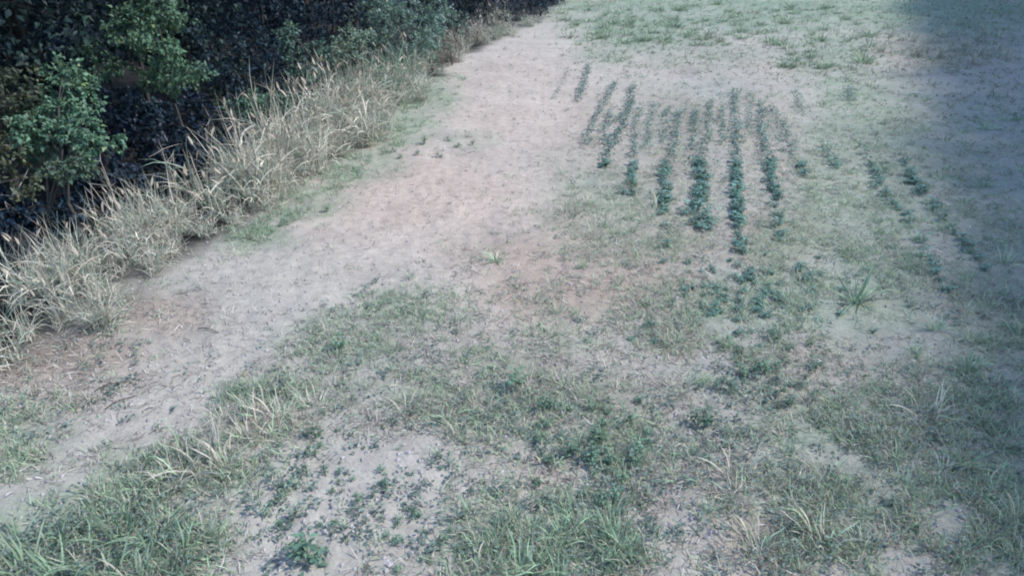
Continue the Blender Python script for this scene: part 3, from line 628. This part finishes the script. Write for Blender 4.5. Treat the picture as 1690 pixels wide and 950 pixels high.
# small odd things
def dry_leaf():
    mb = MB(); blades(mb, np.array([[0, 0, .0]]), np.array([.13]), np.array([.4]), np.array([.1]), np.array([1.3]), np.array([.03]), 6, np.array([.5, .44, .32])); return mb.mesh('dry_leaf', M_STRAW)
DL = dry_leaf()
P(DL, 'dry_leaf', 405, 622, 1.2, 'curled pale dry leaf standing upright at the track edge', 'dry leaf')
P(DL, 'dry_leaf', 893, 768, .7, 'whitish dry leaf scrap lying among the weeds', 'dry leaf')
P(DL, 'dry_leaf', 910, 778, .8, 'bent whitish dry leaf beside the smaller leaf scrap', 'dry leaf')
def twig(l):
    mb = MB(); u = np.linspace(0, 1, 7); tube(mb, np.stack([(u - .5) * l, .05 * l * np.sin(u * 5), .008 + .012 * np.sin(u * 3.1)], -1), .005 * (1 - .6 * u) + .001, 5, np.array([.09, .075, .065])); return mb.mesh('fallen_twig', M_BARK)
TW = twig(.22)
for (px, py, rz, lab) in [(345, 548, -.3, 'thin dark twig lying across the bare track'), (185, 640, .6, 'dark twig lying at the litter edge of the track'), (330, 935, -.1, 'dark twig sticking out of the lush grass onto pale soil'), (200, 665, .9, 'short dark twig on the track beside the green sward')]:
    o = P(TW, 'fallen_twig', px, py, 1.0, lab, 'twig'); o.rotation_euler = (0, 0, rz)
def stone_mesh(seed, col):
    r = np.random.default_rng(seed); mb = MB(); import bmesh
    bm = bmesh.new(); bmesh.ops.create_icosphere(bm, subdivisions=1, radius=1)
    V = np.array([v.co[:] for v in bm.verts]) * r.uniform(.75, 1.2, (len(bm.verts), 1)) * [1, .8, .55]; F = [[v.index for v in f.verts] for f in bm.faces]; bm.free()
    mb.add(V, F, np.array(col)); return mb.mesh('stone', M_CLOD, False)
ST = [stone_mesh(i, (.48, .46, .45)) for i in range(3)]
for (px, py, s) in [(686, 886, .018), (683, 785, .015), (560, 690, .014), (770, 490, .016), (560, 345, .02), (620, 370, .018), (455, 410, .018), (780, 380, .016), (690, 395, .015), (1360, 850, .02), (640, 930, .014), (450, 870, .012)]:
    x, y = flat(px, py); put(ST[int(px) % 3], 'stone', x, y, U(0, 6), s, 'small pale stone on the bare soil', 'stone', 'pale stones on the soil', s * .2)

# ------------------------------------------------------------------ uncountable cover
def scatter(n, y0=-30, y1=1060, x0=-250, x1=1940):
    px = U(x0, x1, n); py = U(y0, y1, n); x, y = flat(px, py)
    ok = (x > edge_x(y) - .3) & (y < 45)
    return px[ok], py[ok], x[ok], y[ok]
W_ALL = WEED + [(a, b, cx, d, e * .35) for a, b, cx, d, e in GREEN]
def keep(px, py, x, y, L, base, pn=.6, seed=31):
    d = blobs(px, py, L) + base
    d = d * (.12 + 1.55 * np.clip((vnoise(x, y, pn, seed) * .6 + vnoise(x, y, pn * .33, seed + 1) * .4 - .36) * 4.5, 0, 1))
    on = track_d(px, py); d = d * np.where(on < .85, .7 if L is DRY else .25, 1)
    d = d * (1 - .8 * np.exp(-(((px - 590) / 190) ** 2 + ((py - 850) / 95) ** 2) ** 2) * (1 if L is not W_ALL else .3))
    return rng.random(len(px)) < d
# green blades
px, py, x, y = scatter(84000); m = keep(px, py, x, y, GREEN, .06) | ((py < 130) & (rng.random(len(px)) < blobs(px, py, GREEN) * .9)); x, y, px, py = x[m], y[m], px[m], py[m]
nb = 5; X = np.repeat(x, nb) + rng.normal(size=len(x) * nb) * .022; Y = np.repeat(y, nb) + rng.normal(size=len(x) * nb) * .022
n = len(X); D = np.hypot(X, Y); B = np.stack([X, Y, ground_z(X, Y) - .006], -1)
c = np.array([.30, .40, .265]) * U(.65, 1.35, n)[:, None]; c[(D > 17)] *= .72      # the rank sward beyond the plot is a darker green
k = rng.random(n) < .36; c[k] = np.array([.42, .39, .33]) * U(.7, 1.2, k.sum())[:, None]
mb = MB(); blades(mb, B, U(.035, .12, n) * np.clip(D / 14, 1, 1.8), U(0, 6.28, n), U(.15, 1.2, n), U(0, 1.2, n), U(.005, .009, n) * np.clip(D / 9, 1, 2.6), 3, c, 0, c * 1.1)
print('green blades', n)
tag(link('short_grass', mb.mesh('short_grass', M_GRASS)), 'thin short green grass spread in patches over the field', 'grass', None, 'stuff')
# straw litter lying about
px, py, x, y = scatter(42000); m = keep(px, py, x, y, DRY, .2, .5, 51); x, y = x[m], y[m]
nb = 3; X = np.repeat(x, nb) + rng.normal(size=len(x) * nb) * .03; Y = np.repeat(y, nb) + rng.normal(size=len(x) * nb) * .03
n = len(X); D = np.hypot(X, Y); B = np.stack([X, Y, ground_z(X, Y) + .004], -1)
c = np.array([.43, .39, .335]) * U(.5, 1.3, n)[:, None]; k = rng.random(n) < .35; k2 = rng.random(n) < .12; c[k2] = np.array([.62, .58, .52]); c[k] = np.array([.21, .175, .155]) * U(.6, 1.3, k.sum())[:, None]
mb = MB(); blades(mb, B, U(.03, .10, n), U(0, 6.28, n), U(.9, 1.5, n), U(-.3, .3, n), U(.004, .008, n) * np.clip(D / 9, 1, 2.2), 2, c)
print('straw', n)
tag(link('straw_litter', mb.mesh('straw_litter', M_STRAW)), 'bleached straw and dead weed litter scattered over the soil', 'straw litter', None, 'stuff')
# tiny broad leaved weeds
px, py, x, y = scatter(20000); m = keep(px, py, x, y, W_ALL, .035, .45, 61); x, y = x[m], y[m]
nb = 6; a = U(0, 6.28, len(x) * nb); r = U(0, .035, len(a)); X = np.repeat(x, nb) + r * np.cos(a); Y = np.repeat(y, nb) + r * np.sin(a)
n = len(X); D = np.hypot(X, Y); B = np.stack([X, Y, ground_z(X, Y) + U(.005, .05, n)], -1); L = U(.02, .042, n) * np.clip(D / 10, 1, 1.8)
mb = MB(); leaves(mb, B, np.stack([np.cos(a), np.sin(a), U(-.2, .5, n)], -1), np.stack([U(-.4, .4, n), U(-.4, .4, n), np.ones(n)], -1), L, L * .55, np.array([.16, .215, .18]) * U(.5, 1.4, n)[:, None])
print('tiny weeds', n)
tag(link('tiny_weeds', mb.mesh('tiny_weeds', M_WEED)), 'tiny broad leaved weeds sprinkled over the soil', 'weeds', None, 'stuff')
# clods
px, py, x, y = scatter(14000, 60, 1060); m = rng.random(len(x)) < .35 + .3 * vnoise(x, y, .8, 71); x, y = x[m], y[m]; n = len(x)
oc = np.array([[1, 0, 0], [0, 1, 0], [-1, 0, 0], [0, -1, 0], [0, 0, .7], [0, 0, -.7]], float); of = np.array([[0, 1, 4], [1, 2, 4], [2, 3, 4], [3, 0, 4], [1, 0, 5], [2, 1, 5], [3, 2, 5], [0, 3, 5]])
s = U(.005, .022, n) * np.clip(np.hypot(x, y) / 12, 1, 1.6)
V = oc[None] * s[:, None, None] * U(.6, 1.3, (n, 6))[:, :, None] + np.stack([x, y, ground_z(x, y) + s * .2], -1)[:, None]
mb = MB(); mb.add(V.reshape(-1, 3), (np.arange(n)[:, None, None] * 6 + of[None]).reshape(-1, 3), np.repeat(np.array([.36, .33, .32]) * U(.75, 1.15, n)[:, None], 6, 0))
tag(link('soil_clods', mb.mesh('soil_clods', M_CLOD, False)), 'crumbs and small clods of dry soil over the field', 'soil clods', None, 'stuff')
print('tris', sum(len(o.data.polygons) for o in COL.objects if o.type == 'MESH' and o.data.users == 1))
